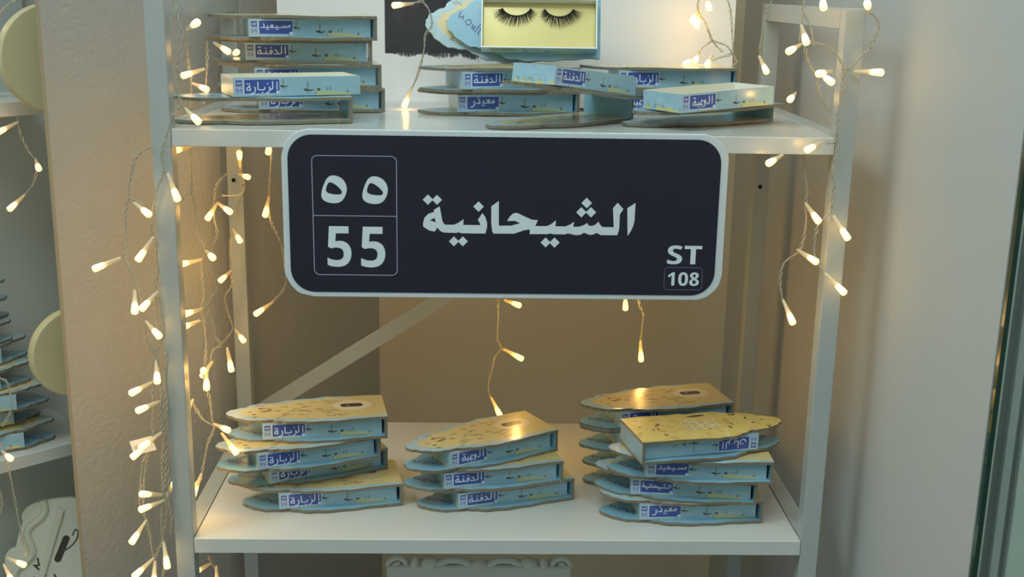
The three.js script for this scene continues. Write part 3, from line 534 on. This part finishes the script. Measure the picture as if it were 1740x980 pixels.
// ------------------------------------------------------------------ fairy lights
const socketGeo = new THREE.LatheGeometry([[0, 0], [0.0012, 0], [0.0015, 0.003], [0.0018, 0.008], [0.0022, 0.0125], [0.0023, 0.0148]].map((p) => new THREE.Vector2(...p)), 12);
const bulbGeo = new THREE.LatheGeometry([[0, 0.0135], [0.0020, 0.0138], [0.0025, 0.0152], [0.0028, 0.018], [0.0031, 0.0225], [0.0030, 0.0243], [0.0019, 0.0253], [0, 0.025]].map((p) => new THREE.Vector2(...p)), 14);
const capGeo = bulbGeo;
function twisted(pts, tw) {   // a pair of clear leads wound round each other along the points
  const c = new THREE.CatmullRomCurve3(pts, false, 'centripetal'), len = c.getLength(), n = Math.max(8, Math.round(len / 0.0022)), out = [];
  const ph = rr(0, 6), pitch = rr(0.011, 0.017);
  for (const k of [0, Math.PI]) {
    const line = [];
    for (let i = 0; i <= n; i++) { const t = i / n, p = c.getPointAt(t), a = ph + k + (t * len / pitch) * 6.283, r = tw * (0.8 + 0.5 * Math.sin(t * len * 160 + ph)); const d = c.getTangentAt(t), e = V(0, 0, 1).cross(d).normalize(), f = d.clone().cross(e); line.push(p.addScaledVector(e, r * Math.cos(a)).addScaledVector(f, r * Math.sin(a) * 0.8)); }
    out.push(new THREE.TubeGeometry(new THREE.CatmullRomCurve3(line), n, 0.00058, 5));
  }
  return mergeGeometries(out);
}
const UPV = V(0, 1, 0);
let bulbCount = 0;
function strand(label, group, z, wires, bulbs, power = 1) {
  const o = thing('fairy_light_string', label, 'string lights', group);
  for (const w of wires) part('wire', twisted(w.map((p) => at(p[0], p[1], p[2] ?? z)), 0.0009), M.wire, o);
  for (const [bx, by, tx, ty, zb, turn] of bulbs) {
    const Zb = zb ?? z, a = at(bx, by, Zb), t = at(tx, ty, Zb), v = t.clone().sub(a), L = 0.0253;
    let want = v.length();
    if (want < L) v.z += (turn ?? 1) * Math.min(0.016, Math.sqrt(L * L - want * want)); else if (want > L) a.copy(t).addScaledVector(v, -L / want);
    v.normalize();
    const tip = a.clone().addScaledVector(v, L); // keep the lit end where the photo shows it
    const shift = t.clone().sub(at(bx, by, Zb)); if (want < L) { const off = t.clone().sub(tip); a.x += off.x; a.y += off.y; }
    const s = part('socket', socketGeo, M.socket, o); s.position.copy(a); s.quaternion.setFromUnitVectors(UPV, v);
    part('bulb', bulbGeo, M.glow, s);
    const l = new THREE.PointLight(WARM, BULB_CANDELA * power, 0, 2); l.position.set(0, 0.0195, 0); l.castShadow = true; l.shadow.radius = 0.1; s.add(l);
    bulbCount++;
  }
  return o;
}
const GF = 'fairy lights draped over the shelf unit';
// down the front of the left post
strand('fairy light string winding down the inner face of the left front post', GF, 0.007,
  [[[292, -12], [299, 18], [306, 46], [312, 54], [307, 83], [302, 114], [301, 152], [306, 177], [291, 200], [286, 220], [280, 243], [275, 268], [278, 291], [268, 318], [263, 341], [259, 361], [259, 397], [267, 412], [266, 435], [269, 460], [264, 485], [266, 540], [262, 580], [268, 610]], [[306, 177], [318, 188]], [[278, 291], [286, 296]]],
  [[322, 48, 346, 36], [318, 186, 347, 204], [285, 294, 306, 340], [262, 402, 236, 441], [264, 500, 251, 515]], 0.3);
// loops hanging outside the left post
strand('fairy light string looping out to the left of the left post', GF, 0.002,
  [[[257, 249], [243, 256], [229, 273], [223, 298], [219, 321], [219, 334], [216, 351], [214, 389], [215, 415], [211, 435], [223, 460], [231, 485], [237, 503], [244, 538], [247, 548], [249, 569], [256, 589], [264, 604], [256, 622], [258, 657], [261, 695], [258, 720], [262, 745]], [[219, 334], [243, 348]], [[264, 604], [274, 580], [276, 556], [270, 500]]],
  [[230, 345, 264, 359], [205, 438, 160, 456], [231, 498, 240, 522], [250, 547, 281, 563], [268, 618, 278, 638], [254, 650, 232, 656], [266, 682, 243, 685]], 0.3);
strand('tangled fairy light string at the lower left of the left post', GF, 0.004,
  [[[277, 690], [280, 732], [281, 760], [282, 783], [279, 812], [277, 841], [274, 884], [275, 905], [276, 918], [268, 935], [262, 950], [258, 934], [253, 904], [247, 881], [237, 858], [238, 833], [243, 783], [252, 770], [246, 800], [243, 850], [247, 881]], [[268, 610], [272, 650], [275, 690], [277, 720]], [[284, 596], [279, 640], [283, 690], [280, 735], [284, 790], [280, 830], [283, 870], [278, 905], [279, 960], [276, 985]], [[270, 640], [275, 668], [272, 706], [278, 745], [275, 790], [277, 835]], [[282, 783], [287, 820], [286, 850], [291, 880], [290, 905]]],
  [[270, 737, 247, 749], [262, 746, 229, 770], [272, 838, 248, 824], [276, 850, 246, 852], [247, 886, 232, 908], [278, 920, 292, 953], [258, 950, 236, 964], [264, 956, 270, 982], [284, 842, 292, 826, 0.002, -1]], 0.28);
{ // paper tag on the wire
  const t = thing('paper_tag', 'small white barcode tag hanging on the fairy lights left of the post', 'tag'), p = at(243, 757, -0.004); t.position.copy(p);
  const [c, g] = canvas(256, 160); g.fillStyle = '#f3ede0'; g.fillRect(0, 0, 256, 160); g.fillStyle = '#5d564a'; for (let i = 0; i < 30; i++) g.fillRect(30 + i * 5, 60, rr(1, 4), 46);
  const geo = new RoundedBoxGeometry(0.021, 0.014, 0.0006, 1, 0.0002); part('tag_card', geo.rotateZ(0.28), new THREE.MeshStandardMaterial({ map: tex(c), roughness: 0.6 }), t);
}
// inside, near the left post
strand('fairy light string hanging just inside the left post under the upper shelf', GF, -0.045,
  [[[324, 252], [325, 290], [326, 326], [330, 346], [334, 379], [339, 404], [349, 426], [343, 442], [344, 475], [347, 500], [342, 525], [347, 546], [350, 581], [348, 617], [345, 632], [352, 662], [357, 682], [361, 715], [364, 724], [353, 753], [348, 778], [342, 806]], [[326, 326], [314, 333], [306, 345]], [[364, 724], [345, 712], [330, 690], [322, 680]]],
  [[357, 427, 372, 429], [341, 441, 308, 443], [338, 524, 321, 523], [333, 545, 316, 546], [349, 622, 356, 616], [353, 632, 360, 649], [368, 720, 396, 719], [376, 735, 405, 769], [342, 806, 334, 832], [338, 815, 327, 822], [326, 684, 321, 699], [318, 250, 303, 251]], 1.4);
strand('looped fairy light string close to the left wall behind the left post', GF, -0.14,
  [[[386, 294], [372, 308], [366, 321], [364, 341], [362, 356], [365, 346], [372, 344]], [[364, 350], [364, 372], [369, 397], [363, 415], [357, 452], [366, 480], [368, 492], [354, 512], [355, 535], [364, 555], [368, 575], [376, 584], [362, 594], [357, 612], [354, 622]], [[415, 318], [410, 329], [393, 332], [377, 332]]],
  [[374, 346, 399, 355], [366, 352, 361, 365], [386, 590, 397, 627], [358, 618, 352, 627]], 1.6);
strand('fairy light string running down in front of the left rear post', GF, -0.255,
  [[[408, 285], [412, 300], [415, 318], [408, 340], [404, 350], [402, 382], [393, 402], [391, 417], [392, 455], [393, 485], [382, 505], [387, 530], [395, 558], [388, 570], [376, 584]]],
  [[408, 284, 412, 254], [411, 296, 429, 296], [400, 392, 415, 404], [390, 462, 381, 469], [404, 562, 421, 571]], 1.5);
strand('fairy light string hanging beside the left end of the sign', GF, -0.17,
  [[[461, 253], [460, 280], [457, 338], [459, 372], [478, 416], [485, 460], [486, 480], [480, 494], [462, 514]]],
  [[457, 338, 456, 362, -0.17, 1], [460, 238, 462, 256], [462, 514, 438, 527]], 1.8);
// upper left, among the boxes
strand('fairy light string behind the upper shelf left boxes', GF, -0.115,
  [[[316, 66], [321, 110], [325, 140], [324, 165], [322, 182]], [[306, 46, -0.02], [312, 58, -0.08], [316, 66]], [[352, 70], [352, 110], [348, 160], [345, 176]]],
  [[344, 118, 317, 127], [330, 142, 360, 150], [365, 73, 396, 87], [398, 92, 411, 86, -0.22]]);
strand('fairy light string below the lower shelf at the left', GF, -0.09,
  [[[354, 944], [362, 960], [374, 985]]], [[352, 957, 335, 958], [368, 962, 375, 990]]);
// centre
strand('fairy light string hanging below the middle of the sign', GF, -0.21,
  [[[846, 500], [846, 540], [845, 577], [851, 591], [841, 605], [835, 628], [829, 653], [831, 669], [837, 680]], [[851, 591], [858, 594]]],
  [[856, 593, 888, 604], [835, 676, 851, 700], [862, 510, 883, 511]], 5);
strand('short fairy light string hanging below the right part of the sign', GF, -0.23,
  [[[1085, 500], [1087, 520], [1093, 532], [1091, 556], [1089, 581]]], [[1088, 580, 1086, 606], [1062, 500, 1059, 518]], 5);
strand('fairy light string dropping to the upper shelf beside the painted patch', GF, -0.20,
  [[[712, -14], [718, 2], [728, 15], [734, 43], [723, 58], [721, 81], [716, 106], [708, 132], [699, 152]], [[716, 2], [700, 6]]],
  [[702, 6, 669, 9], [699, 149, 688, 180]]);
// upper right, against the board and on the right posts
strand('bright fairy light cluster against the white board at upper right', GF, -0.235,
  [[[1190, -14], [1186, 17], [1197, 35], [1203, 51], [1207, 70], [1194, 81], [1184, 96]], [[1207, 70], [1219, 72], [1236, 79], [1243, 90], [1251, 103], [1247, 110], [1240, 121], [1232, 136]], [[1232, -12], [1241, 17], [1244, 61], [1243, 90], [1222, 98], [1204, 106]], [[1228, 88], [1215, 76], [1203, 51]]],
  [[1184, 18, 1170, 37, -0.25], [1198, -6, 1200, 16, -0.25], [1180, 98, 1158, 108, -0.25], [1206, 98, 1194, 110, -0.25], [1190, 20, 1178, 46, -0.245], [1184, 94, 1174, 102, -0.24]], 0.9);
strand('fairy light string hanging by the right rear post top', GF, -0.215,
  [[[1316, -14], [1310, 4], [1302, 24], [1298, 42], [1295, 61], [1291, 81], [1292, 102]]], [[1291, 100, 1296, 122], [1346, 160, 1331, 166, -0.08]]);
strand('fairy light string tied round the top of the right front post', GF, 0.006,
  [[[1472, 18], [1488, 30], [1494, 46], [1487, 63], [1477, 83], [1462, 96], [1449, 111], [1437, 121], [1434, 149], [1427, 175], [1424, 192], [1423, 228], [1421, 240], [1404, 244]], [[1362, -14], [1366, 23], [1361, 48], [1360, 72], [1381, 74], [1401, 76], [1416, 86], [1429, 104], [1437, 121]], [[1366, 23], [1378, 48], [1381, 71]], [[1367, 73], [1370, 94], [1376, 111], [1388, 131], [1390, 154], [1401, 175], [1413, 195]]],
  [[1472, 18, 1459, 4], [1361, 50, 1359, 72], [1356, 77, 1329, 86], [1452, 121, 1490, 121], [1410, 121, 1379, 123], [1392, 126, 1401, 137], [1398, 241, 1361, 251], [1326, 264, 1296, 273], [1394, -6, 1387, 14]], 0.4);
strand('fairy light string hanging inside the right front post below the upper shelf', GF, -0.012,
  [[[1363, 252], [1367, 286], [1371, 323], [1369, 345], [1369, 381], [1358, 425], [1332, 447], [1325, 477], [1330, 510]]],
  [[1371, 350, 1381, 370], [1360, 427, 1378, 437], [1331, 511, 1340, 542]], 0.6);
strand('fairy light string hanging over the right front post below the upper shelf', GF, 0.006,
  [[[1420, 225], [1422, 253], [1413, 293], [1418, 312], [1413, 345], [1411, 361], [1391, 381], [1383, 418], [1387, 444], [1398, 462]]],
  [[1416, 366, 1434, 402], [1402, 464, 1429, 493]], 0.4);

// ------------------------------------------------------------------ the neighbouring bay on the left
{
  const dir = V(0.735, 0, -0.678), back = V(-0.678, 0, -0.735), th = Math.atan2(0.678, 0.735), G = 'boxes stacked in the neighbouring bay';
  const s = thing('side_shelf_unit', 'pale shelf unit in the neighbouring bay beyond the left wall', 'shelf');
  s.position.set(-0.5257, 0, -0.1756); s.rotation.y = th;
  for (const y of [H2, 0, -H2]) part('shelf_board', boxGeo(-0.28, 0.108, y - 0.0145, y, -0.125, 0, 0.0008), M.shelfTop, s);
  part('post', boxGeo(-0.296, -0.28, FLOOR_Y, 0.55, -0.016, 0, 0.0008), M.paint, s);
  part('rear_panel', boxGeo(-0.28, 0.108, H2, 0.6, -0.108, -0.105), M.midGrey, s);
  s.updateMatrixWorld(true);
  const loc = (x, y, z) => V(x, y, z).applyMatrix4(s.matrixWorld);
  const words = ['zubara', 'dafna', 'wajba', 'zubara', 'mesaieed'];
  // tips point right: turned half round
  const put = (i, x, z, y, turn, label) => { const o = lashBox(words[i % 5], label, G), p = loc(x, y, z); o.position.copy(p); o.rotation.set(0, th + Math.PI + turn, 0, 'YXZ'); };
  const ord = ['bottom', 'second', 'third', 'fourth', 'fifth', 'sixth', 'seventh', 'eighth', 'ninth', 'tenth', 'eleventh', 'twelfth', 'topmost'];
  for (let i = 0; i < 8; i++) put(i, -0.088 + [0.014, 0.004, 0.01, -0.006, -0.002, -0.018, -0.014, -0.02][i], -0.07, 0.0007 + i * BH, [-0.28, -0.12, -0.3, -0.2, -0.05, -0.1, 0.02, -0.08][i], `${i === 7 ? 'topmost' : ord[i]} lash box counted upward in the tall stack of the neighbouring bay`);
  put(2, -0.1, -0.05, H2 + 0.0007, 0.1, 'dark lash box on the upper shelf of the neighbouring bay');
  // round cream discs on the far side of the wall edge
  [[91, 99, 89, -0.19, 'upper cream half-round disc fixed behind the wall edge'], [128, 597, 79, -0.20, 'lower cream half-round disc fixed behind the wall edge']].forEach(([px, py, r, z, label], i) => {
    const d = thing('cream_disc', label, 'disc', 'cream discs behind the wall edge'), c = at(px, py, z), R = r / FOCAL * (CAM.z - z) * 1.0; d.position.copy(c); d.rotation.y = 0.745;
    const sh = new THREE.Shape(); const cut = R * 0.22; const a0 = Math.acos(cut / R);
    sh.absarc(0, 0, R - 0.002, a0, 2 * Math.PI - a0, false); sh.closePath();
    const g = new THREE.ExtrudeGeometry(sh, { depth: 0.008, bevelEnabled: true, bevelSize: 0.002, bevelThickness: 0.002, bevelSegments: 4, curveSegments: 64 });
    const m = part('disc_plate', g.translate(0, 0, -0.006), M.cream, d);
    if (!i) part('metal_clip', boxGeo(-0.012, -0.0065, -0.0155, 0.014, 0.006, 0.0095, 0.0006), M.darkGrey, d);
  });
  // leaning white card frame at the bottom
  const [c, g] = canvas(512, 768); g.fillStyle = '#dfe3d8'; g.fillRect(0, 0, 512, 768);
  g.fillStyle = '#43413a'; g.save(); g.translate(250, 240); g.rotate(0.1); g.beginPath(); g.roundRect(-17, -62, 34, 132, 16); g.fill(); g.restore(); g.strokeStyle = '#5c5a50'; g.lineWidth = 8; g.lineCap = 'round';
  g.beginPath(); g.moveTo(262, 250); g.quadraticCurveTo(320, 200, 300, 150); g.quadraticCurveTo(280, 130, 280, 170); g.stroke();
  g.strokeStyle = '#4d4b44'; g.lineWidth = 9;
  for (const st of [[[150, 310], [166, 340], [146, 346], [210, 380]], [[200, 400], [240, 430], [216, 446], [262, 480]], [[250, 370], [260, 380]], [[160, 400], [170, 430]], [[240, 500], [290, 520]], [[200, 520], [230, 560]]]) { g.beginPath(); st.forEach(([a, b], i) => (i ? g.lineTo(a, b) : g.moveTo(a, b))); g.stroke(); }
  const k = thing('leaning_card', 'white scalloped card with a dark motif leaning at the bottom left', 'card'), p = at(88, 985, -0.235); k.position.copy(p);
  k.rotation.set(-0.12, 0.25, -0.33, 'YXZ');
  const sh = new THREE.Shape(); sh.moveTo(-0.05, -0.09); sh.lineTo(0.055, -0.09); sh.lineTo(0.055, 0.07); sh.quadraticCurveTo(0.05, 0.098, 0.03, 0.1); sh.lineTo(-0.006, 0.098);
  for (let i = 0; i < 6; i++) { const y = 0.09 - i * 0.03; sh.quadraticCurveTo(-0.062 + (i % 2) * 0.014, y - 0.008, -0.046, y - 0.03); } sh.lineTo(-0.05, -0.09);
  const geo = new THREE.ExtrudeGeometry(sh, { depth: 0.004, bevelEnabled: true, bevelSize: 0.0012, bevelThickness: 0.0012, bevelSegments: 2, curveSegments: 10 }), gp = geo.attributes.position, uv = geo.attributes.uv;
  for (let i = 0; i < gp.count; i++) uv.setXY(i, (gp.getX(i) + 0.055) / 0.115, (gp.getY(i) + 0.09) / 0.19);
  part('card_front', geo, new THREE.MeshStandardMaterial({ map: tex(c), roughness: 0.5 }), k);
  part('raised_bar', boxGeo(-0.004, 0.004, -0.085, 0.085, 0, 0.004, 0.0018).translate(-0.012, 0, 0.005), M.card, k);
  const sc = []; for (let i = 0; i < 30; i++) { const t = i / 29; sc.push(V(-0.034 + 0.006 * Math.sin(t * 22), -0.085 + 0.175 * t, 0.006)); }
  part('scalloped_edge', new THREE.TubeGeometry(new THREE.CatmullRomCurve3(sc), 80, 0.0042, 8), M.card, k);
}
strand('fairy light string in the neighbouring bay by its upper shelf', 'fairy lights in the neighbouring bay', -0.2,
  [[[40, -6], [14, 8], [2, 20], [-6, 40]], [[30, 197], [31, 207], [34, 225], [40, 240], [53, 263], [64, 275], [62, 293], [56, 313], [40, 334]]],
  [[-6, 24, 3, 40], [-10, 66, 5, 69], [28, 209, 5, 223], [66, 275, 80, 282], [40, 334, 27, 351]], 0.6);
strand('fairy light string in the neighbouring bay by its lower shelf', 'fairy lights in the neighbouring bay', -0.13,
  [[[-4, 640], [12, 649], [15, 661], [20, 682], [17, 700], [4, 724]], [[0, 750], [12, 790], [19, 815], [25, 851], [36, 905], [45, 945]], [[-4, 820], [3, 850], [-2, 880]]],
  [[-16, 515, 4, 523, -0.16], [8, 766, 32, 767, -0.1], [-8, 776, 2, 786], [12, 947, 50, 952], [6, 958, 32, 980]], 0.8);
console.log('bulbs', bulbCount);
scene.traverse((o) => { if (o.isMesh) o.castShadow = o.receiveShadow = true; });
renderer.render(scene, camera);
